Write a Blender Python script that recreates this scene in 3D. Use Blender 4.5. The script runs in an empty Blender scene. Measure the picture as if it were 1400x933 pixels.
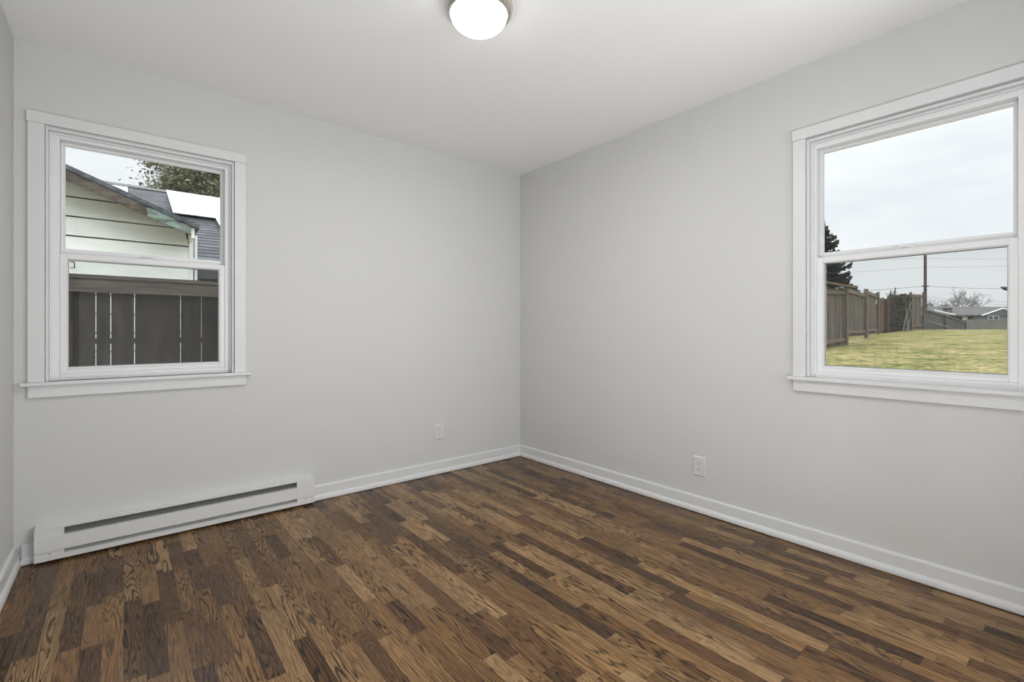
import bpy, bmesh, math, random
from mathutils import Vector, Matrix

SC = bpy.context.scene
COL = SC.collection
# ------------------------------------------------------------------ camera
F = 647.0; CX = 700.0; CY = 452.0; CAMH = 1.089
TH = math.atan(531 / 647.0); S, Cc = math.sin(TH), math.cos(TH)
cam_d = bpy.data.cameras.new('camera'); cam = bpy.data.objects.new('camera', cam_d); COL.objects.link(cam)
cam.location = (0, 0, CAMH)
cam.rotation_euler = (math.pi / 2, 0, -TH)
cam_d.sensor_width = 36; cam_d.sensor_fit = 'HORIZONTAL'
cam_d.lens = F / 1400 * 36
cam_d.shift_y = -(466.5 - CY) / 1400
cam_d.clip_start = 0.02; cam_d.clip_end = 500
SC.camera = cam
SC.view_settings.view_transform = 'Standard'
SC.view_settings.look = 'None'
SC.view_settings.gamma = 1
SC.view_settings.use_curve_mapping = False
SC.view_settings.exposure = 0.0

LAMP_STRENGTH = 6.5
LAMP_DOWN = 12.2
LAMP_COL = (1.0, 0.985, 0.965)
HALL_POWER = 1.12
SKY = 1.13
ZENITH = 4.6

# ------------------------------------------------------------------ world: overcast sky
w = bpy.data.worlds.new('overcast_sky'); SC.world = w; w.use_nodes = True
nt = w.node_tree; nt.nodes.clear()
out = nt.nodes.new('ShaderNodeOutputWorld'); bg = nt.nodes.new('ShaderNodeBackground')
tc = nt.nodes.new('ShaderNodeTexCoord'); mp = nt.nodes.new('ShaderNodeMapping')
mp.inputs['Scale'].default_value = (1.6, 1.6, 5.0)
nz = nt.nodes.new('ShaderNodeTexNoise'); nz.inputs['Scale'].default_value = 1.7; nz.inputs['Detail'].default_value = 5; nz.inputs['Roughness'].default_value = .5
rp = nt.nodes.new('ShaderNodeValToRGB')
rp.color_ramp.elements[0].position = .36; rp.color_ramp.elements[0].color = (.80, .82, .86, 1)
rp.color_ramp.elements[1].position = .58; rp.color_ramp.elements[1].color = (.93, .95, .975, 1)
nt.links.new(tc.outputs['Generated'], mp.inputs['Vector']); nt.links.new(mp.outputs[0], nz.inputs['Vector'])
nt.links.new(nz.outputs[0], rp.inputs[0]); nt.links.new(rp.outputs[0], bg.inputs['Color'])
# an overcast sky is about three times as bright overhead as at the horizon
sx_ = nt.nodes.new('ShaderNodeSeparateXYZ'); nt.links.new(tc.outputs['Generated'], sx_.inputs[0])
mr_ = nt.nodes.new('ShaderNodeMapRange'); mr_.interpolation_type = 'SMOOTHSTEP'
for i_, v_ in ((1, .33), (2, .72), (3, SKY), (4, SKY * ZENITH)): mr_.inputs[i_].default_value = v_
nt.links.new(sx_.outputs[2], mr_.inputs[0]); nt.links.new(mr_.outputs[0], bg.inputs['Strength']); nt.links.new(bg.outputs[0], out.inputs[0])

# unseen fill lights added in the hall: two face the room, one faces up
for hx, hy, hz, tilt, hw, hh, hp in ((1.95, -1.45, 1.2, 90, 1.2, 1.2, 33), (-1.45, -1.45, 1.2, 90, 1.3, 1.2, 22), (-.1, -.40, .02, 180, .9, .4, 54)):
    hl = bpy.data.lights.new('hall_fill', 'AREA'); hl.shape = 'RECTANGLE'; hl.size = hw; hl.size_y = hh; hl.energy = hp * HALL_POWER; hl.color = (.945, .975, 1)
    hlo = bpy.data.objects.new('hall_fill', hl); COL.objects.link(hlo); hlo.location = (hx, hy, hz); hlo.rotation_euler = (math.radians(tilt), 0, 0)

# ------------------------------------------------------------------ room dimensions
D = 3.143      # back wall plane (y)
W = 2.671      # right wall plane (x)
L = -0.392     # left wall plane (x)
Y0 = -0.03     # wall behind the camera
H = 2.44
TK = 0.15

# ------------------------------------------------------------------ materials
def mat(name, col, rough=.6, metal=0, spec=.5, noise=None, bump=None, emit=None):
    m = bpy.data.materials.new(name); m.use_nodes = True
    n = m.node_tree; b = n.nodes['Principled BSDF']
    b.inputs['Base Color'].default_value = (*col, 1)
    b.inputs['Roughness'].default_value = rough; b.inputs['Metallic'].default_value = metal
    b.inputs['Specular IOR Level'].default_value = spec
    if noise or bump:
        t = n.nodes.new('ShaderNodeTexCoord'); mm = n.nodes.new('ShaderNodeMapping')
        n.links.new(t.outputs['Object'], mm.inputs['Vector'])
    if noise:
        sc, col2, stretch, lo, hi = noise
        mm.inputs['Scale'].default_value = stretch
        z = n.nodes.new('ShaderNodeTexNoise'); z.inputs['Scale'].default_value = sc; z.inputs['Detail'].default_value = 6
        z.inputs['Roughness'].default_value = .65
        n.links.new(mm.outputs[0], z.inputs['Vector'])
        r = n.nodes.new('ShaderNodeValToRGB'); r.color_ramp.elements[0].position = lo; r.color_ramp.elements[1].position = hi
        r.color_ramp.elements[0].color = (*col, 1); r.color_ramp.elements[1].color = (*col2, 1)
        n.links.new(z.outputs[0], r.inputs[0]); n.links.new(r.outputs[0], b.inputs['Base Color'])
    if bump:
        sc, st, dist = bump
        z2 = n.nodes.new('ShaderNodeTexNoise'); z2.inputs['Scale'].default_value = sc; z2.inputs['Detail'].default_value = 4
        n.links.new(mm.outputs[0], z2.inputs['Vector'])
        bp = n.nodes.new('ShaderNodeBump'); bp.inputs['Strength'].default_value = st; bp.inputs['Distance'].default_value = dist
        n.links.new(z2.outputs[0], bp.inputs['Height']); n.links.new(bp.outputs[0], b.inputs['Normal'])
    if emit:
        b.inputs['Emission Color'].default_value = (*emit[0], 1); b.inputs['Emission Strength'].default_value = emit[1]
    return m

M = {}
M['wall'] = mat('wall_paint', (.64, .638, .627), .75, spec=.25, bump=(90, .12, .0015))
M['ceiling'] = mat('ceiling_paint', (.91, .908, .90), .8, spec=.2, bump=(70, .10, .0015))
M['trim'] = mat('trim_paint', (.71, .712, .715), .38, spec=.45)
M['vinyl'] = mat('window_vinyl', (.80, .805, .81), .33, spec=.45)
M['heater'] = mat('heater_enamel', (.74, .74, .735), .35, spec=.5)
M['heater_inner'] = mat('heater_inner_steel', (.30, .30, .295), .4, metal=.5)
M['dark'] = mat('dark_recess', (.02, .02, .02), .6)
M['spacer'] = mat('glazing_spacer_grey', (.22, .22, .22), .5)
M['screw'] = mat('screw_steel', (.18, .18, .18), .35, metal=.8)
M['outlet'] = mat('outlet_plastic', (.70, .697, .685), .4)
M['nickel'] = mat('brushed_nickel', (.62, .59, .56), .27, metal=1)
M['globe'] = mat('lit_opal_glass', (.9, .9, .9), .3, emit=(LAMP_COL, LAMP_STRENGTH))
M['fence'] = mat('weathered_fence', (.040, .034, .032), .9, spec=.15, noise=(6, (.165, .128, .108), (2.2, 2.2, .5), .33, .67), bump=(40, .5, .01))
M['fence_rail'] = mat('weathered_rail', (.075, .064, .056), .9, spec=.15, noise=(9, (.20, .17, .145), (.4, 3, 5), .3, .7))
M['fence_far'] = mat('far_fence_wood', (.07, .060, .053), .9, spec=.15, noise=(3, (.29, .25, .215), (3, 3, .35), .3, .7))
M['fence_post'] = mat('fence_post_wood', (.14, .115, .095), .9, spec=.2, noise=(5, (.27, .22, .18), (3, 3, .5), .3, .7))
M['fence_red'] = mat('reddish_cedar', (.12, .080, .062), .9, spec=.2, noise=(5, (.24, .17, .13), (3, 3, .5), .3, .7))
M['siding'] = mat('pale_green_siding', (.76, .81, .765), .7, spec=.3, noise=(5, (.87, .89, .865), (.6, 1, 2), .3, .6))
M['shingle'] = mat('shingle', (.1, .1, .11), .7)
M['weathered_fascia'] = mat('weathered_fascia', (.07, .055, .048), .9, spec=.2, noise=(9, (.17, .14, .12), (1, 1, 3), .4, .65))
M['edge_shingle'] = mat('edge_shingle', (.035, .04, .05), .8, noise=(14, (.13, .145, .17), (1, 1, 1), .4, .65))
M['mint_fascia'] = mat('mint_fascia', (.07, .062, .055), .8, spec=.2, noise=(5, (.30, .38, .34), (.8, 1, 3), .40, .56))
M['white'] = mat('white_paint', (.78, .79, .79), .5)
M['solar'] = mat('solar_glass', (.14, .147, .165), .25, metal=.85)
M['bark'] = mat('bark', (.09, .07, .055), .9)
M['greybark'] = mat('pale_bark', (.20, .19, .175), .9)
M['leaf'] = mat('tree_leaves', (.06, .075, .035), .5, noise=(3.5, (.36, .37, .21), (1, 1, 1), .35, .7))
M['needle'] = mat('conifer_needles', (.03, .045, .036), .7, noise=(2, (.10, .13, .10), (1, 1, 1), .35, .7))
M['ivy'] = mat('dry_ivy', (.05, .048, .035), .85, noise=(5, (.17, .155, .11), (1, 1, 1), .35, .7))
M['pole'] = mat('pole_wood', (.10, .075, .07), .9)
M['wire'] = mat('wire_black', (.10, .10, .11), .6)
M['grey_roof'] = mat('grey_roof', (.13, .125, .12), .9, noise=(1, (.20, .19, .18), (.3, 1, 1), .3, .7))
M['greywall'] = mat('grey_blue_wall', (.15, .175, .20), .8)
M['blackpl'] = mat('black_plastic', (.015, .015, .015), .5)
M['greyfence'] = mat('grey_fence', (.055, .058, .06), .9, noise=(2, (.13, .13, .13), (1, 1, 2), .3, .7))
M['block'] = mat('concrete_block', (.16, .155, .15), .9, noise=(2, (.25, .24, .225), (1, 1, 1), .3, .7))
M['darkglass'] = mat('dark_window_glass', (.03, .035, .04), .15)
M['soffit'] = mat('soffit_dark', (.05, .055, .055), .7)
M['brick'] = mat('brown_brick', (.16, .09, .07), .9)

def glass_mat():
    m = bpy.data.materials.new('window_glass'); m.use_nodes = True; n = m.node_tree; n.nodes.clear()
    o = n.nodes.new('ShaderNodeOutputMaterial'); mx = n.nodes.new('ShaderNodeMixShader')
    tr = n.nodes.new('ShaderNodeBsdfTransparent'); tr.inputs[0].default_value = (.97, .985, .98, 1)
    gl = n.nodes.new('ShaderNodeBsdfGlossy'); gl.inputs['Roughness'].default_value = .02
    fr = n.nodes.new('ShaderNodeFresnel'); fr.inputs[0].default_value = 1.35
    n.links.new(fr.outputs[0], mx.inputs[0]); n.links.new(tr.outputs[0], mx.inputs[1]); n.links.new(gl.outputs[0], mx.inputs[2])
    n.links.new(mx.outputs[0], o.inputs[0]); return m
M['glass'] = glass_mat()

def screen_mat():
    m = bpy.data.materials.new('insect_screen_mesh'); m.use_nodes = True; n = m.node_tree; n.nodes.clear()
    o = n.nodes.new('ShaderNodeOutputMaterial'); mx = n.nodes.new('ShaderNodeMixShader')
    tr = n.nodes.new('ShaderNodeBsdfTransparent'); df = n.nodes.new('ShaderNodeBsdfDiffuse'); df.inputs[0].default_value = (.04, .04, .043, 1)
    mx.inputs[0].default_value = .14
    n.links.new(tr.outputs[0], mx.inputs[1]); n.links.new(df.outputs[0], mx.inputs[2]); n.links.new(mx.outputs[0], o.inputs[0]); return m
M['screen'] = screen_mat()

class NB:
    """tiny node-building helper"""
    def __init__(s, m): s.n = m.node_tree
    def new(s, t, **k):
        x = s.n.nodes.new(t)
        for a, b in k.items(): setattr(x, a, b)
        return x
    def link(s, a, b): s.n.links.new(a, b)
    def math(s, op, a, b=None, c=None):
        x = s.new('ShaderNodeMath', operation=op)
        for i, v in enumerate((a, b, c)):
            if v is None: continue
            if hasattr(v, 'links'): s.link(v, x.inputs[i])
            else: x.inputs[i].default_value = v
        return x.outputs[0]
    def comb(s, a, b, c):
        x = s.new('ShaderNodeCombineXYZ')
        for i, v in enumerate((a, b, c)):
            if hasattr(v, 'links'): s.link(v, x.inputs[i])
            else: x.inputs[i].default_value = v
        return x.outputs[0]
    def ramp(s, fac, stops, interp='LINEAR'):
        x = s.new('ShaderNodeValToRGB'); x.color_ramp.interpolation = interp
        e = x.color_ramp.elements
        while len(e) < len(stops): e.new(.5)
        for i, (p, c) in enumerate(stops):
            e[i].position = p; e[i].color = (*c, 1) if len(c) == 3 else c
        s.link(fac, x.inputs[0]); return x.outputs[0]
    def mix(s, mode, fac, a, b):
        x = s.new('ShaderNodeMix', data_type='RGBA', blend_type=mode)
        for i, v in ((0, fac), (6, a), (7, b)):
            if hasattr(v, 'links'): s.link(v, x.inputs[i])
            else: x.inputs[i].default_value = v if i == 0 else (*v, 1)
        return x.outputs[2]

def floor_mat():
    m = bpy.data.materials.new('dark_oak_strip_floor'); m.use_nodes = True; k = NB(m)
    b = m.node_tree.nodes['Principled BSDF']
    t = k.new('ShaderNodeTexCoord'); sp = k.new('ShaderNodeSeparateXYZ'); k.link(t.outputs['Object'], sp.inputs[0])
    x, y = sp.outputs[0], sp.outputs[1]
    PW = .0572
    xr = k.math('DIVIDE', x, PW); row = k.math('FLOOR', xr); fx = k.math('FRACT', xr)
    # across: distance to a long seam
    dx = k.math('MINIMUM', fx, k.math('SUBTRACT', 1.0, fx))
    # plank ends from a 1D voronoi along y, shifted per row
    wv = k.math('ADD', k.math('MULTIPLY', y, 1 / .40), k.math('MULTIPLY', row, 37.173))
    v = k.new('ShaderNodeTexVoronoi', voronoi_dimensions='1D', feature='F1'); v.inputs['Scale'].default_value = 1; v.inputs['Randomness'].default_value = .85
    k.link(wv, v.inputs['W'])
    v2 = k.new('ShaderNodeTexVoronoi', voronoi_dimensions='1D', feature='DISTANCE_TO_EDGE'); v2.inputs['Scale'].default_value = 1; v2.inputs['Randomness'].default_value = .85
    k.link(wv, v2.inputs['W'])
    sc = k.new('ShaderNodeSeparateColor'); k.link(v.outputs['Color'], sc.inputs[0])
    # white noise from the cell colour for more independent numbers
    wn = k.new('ShaderNodeTexWhiteNoise', noise_dimensions='3D'); k.link(v.outputs['Color'], wn.inputs['Vector'])
    s2 = k.new('ShaderNodeSeparateColor'); k.link(wn.outputs['Color'], s2.inputs[0])
    r1, r2, r3 = s2.outputs[0], s2.outputs[1], s2.outputs[2]
    base = k.ramp(r1, [(0, (.075, .036, .016)), (.2, (.135, .068, .028)), (.45, (.23, .124, .048)), (.75, (.305, .175, .072)), (1, (.40, .25, .118))])
    tint = k.mix('MIX', k.math('MULTIPLY', r2, .22), base, (.165, .120, .085))
    # cathedral grain : contour lines of a stretched noise, unique to each plank
    idv = k.math('MULTIPLY', k.math('ADD', r3, row), 13.7)
    gx = k.math('MULTIPLY', x, 19.0); gy = k.math('MULTIPLY', y, 1.5)
    n1 = k.new('ShaderNodeTexNoise'); n1.inputs['Scale'].default_value = 1; n1.inputs['Detail'].default_value = 1.5; n1.inputs['Roughness'].default_value = .45
    k.link(k.comb(gx, gy, idv), n1.inputs['Vector'])
    wob = k.new('ShaderNodeTexNoise'); wob.inputs['Scale'].default_value = 1; wob.inputs['Detail'].default_value = 3
    k.link(k.comb(k.math('MULTIPLY', x, 60), k.math('MULTIPLY', y, 22), idv), wob.inputs['Vector'])
    fr = k.math('ADD', k.math('MULTIPLY', n1.outputs[0], k.math('ADD', 12.0, k.math('MULTIPLY', r2, 16.0))), k.math('MULTIPLY', wob.outputs[0], .55))
    tri = k.math('FRACT', fr)
    line = k.ramp(tri, [(0, (1, 1, 1)), (.14, (.9, .9, .9)), (.34, (.18, .18, .18)), (.8, (0, 0, 0)), (1, (.9, .9, .9))])
    amt = k.math('MULTIPLY', line, k.ramp(r3, [(0, (.42,) * 3), (.5, (.72,) * 3), (1, (1.0,) * 3)]))
    c1 = k.mix('MIX', amt, tint, (.016, .010, .008))
    # fine pores
    n2 = k.new('ShaderNodeTexNoise'); n2.inputs['Scale'].default_value = 1; n2.inputs['Detail'].default_value = 3
    k.link(k.comb(k.math('MULTIPLY', x, 480), k.math('MULTIPLY', y, 11), idv), n2.inputs['Vector'])
    pore = k.ramp(n2.outputs[0], [(.34, (.60, .58, .57)), (.50, (1, 1, 1)), (.72, (1.18, 1.16, 1.14))])
    c2 = k.mix('MULTIPLY', 1.0, c1, pore)
    # broad blotches of stain
    n3 = k.new('ShaderNodeTexNoise'); n3.inputs['Scale'].default_value = 3.2; n3.inputs['Detail'].default_value = 3
    k.link(t.outputs['Object'], n3.inputs['Vector'])
    c3 = k.mix('MULTIPLY', 1.0, c2, k.ramp(n3.outputs[0], [(.35, (.86, .86, .86)), (.65, (1, .98, .96))]))
    # seams
    sx = k.math('LESS_THAN', dx, .014); sy = k.math('LESS_THAN', v2.outputs['Distance'], .0022)
    seam = k.math('MAXIMUM', sx, sy)
    c4 = k.mix('MIX', k.math('MULTIPLY', seam, .62), c3, (.012, .008, .006))
    k.link(c4, b.inputs['Base Color'])
    rgh = k.math('ADD', .19, k.math('MULTIPLY', n2.outputs[0], .16)); k.link(rgh, b.inputs['Roughness'])
    b.inputs['Specular IOR Level'].default_value = .20
    hgt = k.math('SUBTRACT', k.math('MULTIPLY', k.math('SUBTRACT', 1.0, amt), .35), seam)
    bp = k.new('ShaderNodeBump'); bp.inputs['Strength'].default_value = .35; bp.inputs['Distance'].default_value = .0012
    k.link(hgt, bp.inputs['Height']); k.link(bp.outputs[0], b.inputs['Normal'])
    return m
M['floor'] = floor_mat()

def shingle_mat(name, axis, step, width=.3):
    """rows of shingles; axis 0/1 = which object axis runs up the slope"""
    m = bpy.data.materials.new(name); m.use_nodes = True; k = NB(m); b = m.node_tree.nodes['Principled BSDF']
    t = k.new('ShaderNodeTexCoord'); sp = k.new('ShaderNodeSeparateXYZ'); k.link(t.outputs['Object'], sp.inputs[0])
    up, al = (sp.outputs[0], sp.outputs[1]) if axis == 0 else (sp.outputs[1], sp.outputs[0])
    r = k.math('DIVIDE', up, step); row = k.math('FLOOR', r); fr = k.math('FRACT', r)
    cell = k.math('FLOOR', k.math('ADD', k.math('DIVIDE', al, width), k.math('MULTIPLY', row, .37)))
    wn = k.new('ShaderNodeTexWhiteNoise', noise_dimensions='2D'); k.link(k.comb(row, cell, 0), wn.inputs['Vector'])
    base = k.ramp(wn.outputs['Value'], [(0, (.105, .11, .13)), (1, (.22, .23, .27))])
    line = k.ramp(fr, [(0, (.03, .03, .03)), (.40, (.12, .12, .12)), (.50, (1, 1, 1)), (1, (1.1, 1.1, 1.1))])
    c = k.mix('MULTIPLY', 1.0, base, line); k.link(c, b.inputs['Base Color']); b.inputs['Roughness'].default_value = .7; b.inputs['Specular IOR Level'].default_value = .15
    return m
M['shingle_main'] = shingle_mat('main_roof_shingles', 1, .17)
M['shingle_wing'] = shingle_mat('wing_roof_shingles', 0, .17)

def lawn_mat():
    m = bpy.data.materials.new('lawn'); m.use_nodes = True; k = NB(m); b = m.node_tree.nodes['Principled BSDF']
    t = k.new('ShaderNodeTexCoord')
    mp = k.new('ShaderNodeMapping'); mp.inputs['Scale'].default_value = (1, 1, 1); k.link(t.outputs['Object'], mp.inputs[0])
    a = k.new('ShaderNodeTexNoise'); a.inputs['Scale'].default_value = 1.1; a.inputs['Detail'].default_value = 10; a.inputs['Roughness'].default_value = .78
    k.link(mp.outputs[0], a.inputs[0])
    c = k.ramp(a.outputs[0], [(.36, (.15, .165, .055)), (.45, (.26, .25, .095)), (.53, (.38, .335, .15)), (.63, (.50, .39, .24))])
    e = k.new('ShaderNodeTexNoise'); e.inputs['Scale'].default_value = 6.5; e.inputs['Detail'].default_value = 6; e.inputs['Roughness'].default_value = .7
    k.link(mp.outputs[0], e.inputs[0])
    c = k.mix('MULTIPLY', 1.0, c, k.ramp(e.outputs[0], [(.36, (.42, .47, .38)), (.5, (.95, .94, .9)), (.62, (1.32, 1.24, 1.22))]))
    d = k.new('ShaderNodeTexNoise'); d.inputs['Scale'].default_value = 14; d.inputs['Detail'].default_value = 5
    k.link(mp.outputs[0], d.inputs[0])
    c2 = k.mix('MULTIPLY', 1.0, c, k.ramp(d.outputs[0], [(.36, (.5, .52, .45)), (.6, (1.1, 1.1, 1.1))]))
    k.link(c2, b.inputs['Base Color']); b.inputs['Roughness'].default_value = .95; b.inputs['Specular IOR Level'].default_value = .1
    bp = k.new('ShaderNodeBump'); bp.inputs['Strength'].default_value = .8; bp.inputs['Distance'].default_value = .05
    k.link(d.outputs[0], bp.inputs['Height']); k.link(bp.outputs[0], b.inputs['Normal'])
    return m
M['lawn'] = lawn_mat()

def scale_mat(key, k):
    n = M[key].node_tree
    for x in n.nodes:
        if x.type == 'VALTORGB' and (key != 'lawn' or x.color_ramp.elements[-1].color[2] < .5):
            for e in x.color_ramp.elements: e.color = (e.color[0] * k, e.color[1] * k, e.color[2] * k, 1)
        if x.type == 'BSDF_PRINCIPLED':
            c = x.inputs['Base Color'].default_value; x.inputs['Base Color'].default_value = (c[0] * k, c[1] * k, c[2] * k, 1)
for key_ in ('fence_far', 'fence_post', 'fence_red', 'ivy', 'greyfence', 'block', 'grey_roof', 'greywall', 'lawn', 'weathered_fascia', 'mint_fascia', 'edge_shingle', 'leaf', 'needle', 'pole', 'greybark'): scale_mat(key_, .72)
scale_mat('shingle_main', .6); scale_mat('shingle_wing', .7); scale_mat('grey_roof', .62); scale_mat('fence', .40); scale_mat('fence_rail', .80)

# ------------------------------------------------------------------ mesh helpers
class MB:
    def __init__(s): s.b = bmesh.new()
    def box(s, x0, x1, y0, y1, z0, z1):
        v = [s.b.verts.new((x, y, z)) for x in (x0, x1) for y in (y0, y1) for z in (z0, z1)]
        for f in ((0, 1, 3, 2), (4, 6, 7, 5), (0, 4, 5, 1), (2, 3, 7, 6), (0, 2, 6, 4), (1, 5, 7, 3)):
            s.b.faces.new([v[i] for i in f])
        return s
    def prism(s, prof, a0, a1, axis='x'):
        """extrude a closed (p,z) profile along x (p=y) or along y (p=x)"""
        def P(a, p, z): return (a, p, z) if axis == 'x' else (p, a, z)
        A = [s.b.verts.new(P(a0, p, z)) for p, z in prof]; B = [s.b.verts.new(P(a1, p, z)) for p, z in prof]
        n = len(prof)
        for i in range(n): s.b.faces.new((A[i], A[(i + 1) % n], B[(i + 1) % n], B[i]))
        s.b.faces.new(A[::-1]); s.b.faces.new(B); return s
    def extrude_xz(s, prof, y0, y1):
        """extrude a closed (x,z) profile along y"""
        return s.prism(prof, y0, y1, 'y')
    def poly(s, pts):
        s.b.faces.new([s.b.verts.new(p) for p in pts]); return s
    def tube(s, pts, r, n=8, cap=True):
        pts = [Vector(p) for p in pts]; rr = r if isinstance(r, (list, tuple)) else [r] * len(pts)
        rings = []
        for i, p in enumerate(pts):
            d = (pts[min(i + 1, len(pts) - 1)] - pts[max(i - 1, 0)]).normalized()
            up = Vector((0, 0, 1)) if abs(d.z) < .95 else Vector((1, 0, 0))
            a = d.cross(up).normalized(); b = d.cross(a)
            rings.append([s.b.verts.new(p + (a * math.cos(2 * math.pi * j / n) + b * math.sin(2 * math.pi * j / n)) * rr[i]) for j in range(n)])
        for A, B in zip(rings, rings[1:]):
            for j in range(n): s.b.faces.new((A[j], A[(j + 1) % n], B[(j + 1) % n], B[j]))
        if cap: s.b.faces.new(rings[0][::-1]); s.b.faces.new(rings[-1])
        return s
    def lathe(s, prof, c=(0, 0), n=64, axis='z'):
        rings = []
        for r, z in prof:
            if r < 1e-6: rings.append([s.b.verts.new((c[0], c[1], z))])
            else: rings.append([s.b.verts.new((c[0] + r * math.cos(2 * math.pi * j / n), c[1] + r * math.sin(2 * math.pi * j / n), z)) for j in range(n)])
        for A, B in zip(rings, rings[1:]):
            for j in range(n):
                q = (j + 1) % n
                if len(A) == 1 and len(B) == 1: continue
                if len(A) == 1: s.b.faces.new((A[0], B[q], B[j]))
                elif len(B) == 1: s.b.faces.new((A[j], A[q], B[0]))
                else: s.b.faces.new((A[j], A[q], B[q], B[j]))
        return s
    def cyl(s, p0, p1, r, n=20): return s.tube([p0, p1], r, n)

def root_world(o):
    m = Matrix.Identity(4)
    while o is not None:
        m = Matrix.Translation(o.location) @ o.rotation_euler.to_matrix().to_4x4() @ m; o = o.parent
    return m

def obj(name, mb, m, parent=None, local=False, bevel=0, smooth=False, loc=None):
    """link as ONE mesh. geometry given in world coordinates unless local"""
    bm = mb.b
    bmesh.ops.recalc_face_normals(bm, faces=bm.faces)
    if loc is not None: bmesh.ops.translate(bm, verts=bm.verts, vec=-Vector(loc))
    elif parent is not None and not local:
        bmesh.ops.transform(bm, matrix=root_world(parent).inverted(), verts=bm.verts)
    me = bpy.data.meshes.new(name); bm.to_mesh(me); bm.free()
    if smooth:
        for p in me.polygons: p.use_smooth = True
    me.materials.append(M[m] if isinstance(m, str) else m)
    o = bpy.data.objects.new(name, me); COL.objects.link(o)
    if loc is not None: o.location = loc
    if parent is not None: o.parent = parent
    if bevel:
        bv = o.modifiers.new('bevel', 'BEVEL'); bv.width = bevel; bv.segments = 2; bv.limit_method = 'ANGLE'; bv.angle_limit = math.radians(40)
    return o
def struct(o): o['kind'] = 'structure'; return o
def tag(o, label, cat, group=None, kind=None):
    o['label'] = label; o['category'] = cat
    if group: o['group'] = group
    if kind: o['kind'] = kind
    return o
def thing(name, label, cat, loc=(0, 0, 0), rz=0, group=None):
    o = bpy.data.objects.new(name, None); COL.objects.link(o); o.location = loc; o.rotation_euler = (0, 0, rz)
    o.empty_display_size = .1
    return tag(o, label, cat, group)

def ray(px, py):
    u = (px - CX) / F
    return Vector((S + u * Cc, Cc - u * S, (CY - py) / F))
def at(px, py, t):           # point at camera depth t
    r = ray(px, py) * t; r.z += CAMH; return r
def on_y(px, py, y):         # point on a plane y = const
    r = ray(px, py); return at(px, py, y / r.y)

# ================================================================== ROOM SHELL
# window 1 in the back wall (x range, z range of the rough opening), window 2 in the right wall
OA = (-.288, .4955, .845, 2.06)
OB = (.133, .905, .845, 2.055)      # y range on the right wall
FX0, FX1 = L - TK, W + TK
HY = -1.6                            # hall depth
def wall_with_hole_x(x0, x1, y0, y1, hole):   # wall along x
    a, b, c, d = hole
    return MB().box(x0, a, y0, y1, 0, H).box(b, x1, y0, y1, 0, H).box(a, b, y0, y1, 0, c).box(a, b, y0, y1, d, H)
struct(obj('floor', MB().box(-2.45, FX1, HY - TK, D + TK, -.12, 0), 'floor'))
struct(obj('ceiling', MB().box(-2.45, FX1, HY - TK, D + TK, H, H + .14), 'ceiling'))
struct(obj('wall_back', wall_with_hole_x(FX0, FX1, D, D + TK, OA), 'wall'))
a, b, c, d = OB
struct(obj('wall_right', MB().box(W, W + TK, Y0 - .12, a, 0, H).box(W, W + TK, b, D, 0, H).box(W, W + TK, a, b, 0, c).box(W, W + TK, a, b, d, H), 'wall'))
struct(obj('wall_left', MB().box(L - TK, L, Y0 - .12, D, 0, H), 'wall'))
struct(obj('wall_hall_front', MB().box(-2.3, L - TK, Y0 - .12, Y0 - .02, 0, H), 'wall'))
# wall behind the camera with the photographer's doorway, widened and raised to let more light in
struct(obj('wall_front', MB().box(L, -.36, Y0 - .12, Y0, 0, H).box(2.3, W, Y0 - .12, Y0, 0, H).box(-.36, 2.3, Y0 - .12, Y0, 2.3, H), 'wall'))
struct(obj('wall_hall_left', MB().box(-2.45, -2.3, HY, Y0, 0, H), 'wall'))
struct(obj('wall_hall_right', MB().box(W, W + TK, HY, Y0 - .12, 0, H), 'wall'))
struct(obj('wall_hall_back', MB().box(-2.45, FX1, HY - TK, HY, 0, H), 'wall'))
struct(obj('trim_door', MB().box(-.36, -.345, Y0 - .13, Y0 + .0, 0, 2.3).box(2.285, 2.3, Y0 - .13, Y0, 0, 2.3).box(-.345, 2.285, Y0 - .13, Y0, 2.285, 2.3), 'trim'))

# baseboards: flat board with an eased top and a rounded shoe at the floor
def bb_prof(sgn, base):
    P = [(0, .0035), (.0265, .0035), (.0272, .012), (.0255, .022), (.0205, .031), (.0140, .035), (.0135, .086), (.0115, .092), (.005, .0955), (0, .096)]
    return [(base + sgn * p, z) for p, z in P]
bh0, bh1 = -.320, .925   # the heater interrupts the board
struct(obj('baseboard_back', MB().prism(bb_prof(-1, D), L + .0265, bh0, 'x').prism(bb_prof(-1, D), bh1, W - .0, 'x'), 'trim'))
struct(obj('baseboard_right', MB().prism(bb_prof(-1, W), Y0, D, 'y'), 'trim'))
struct(obj('baseboard_left', MB().prism(bb_prof(1, L), Y0, D, 'y'), 'trim'))

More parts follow.
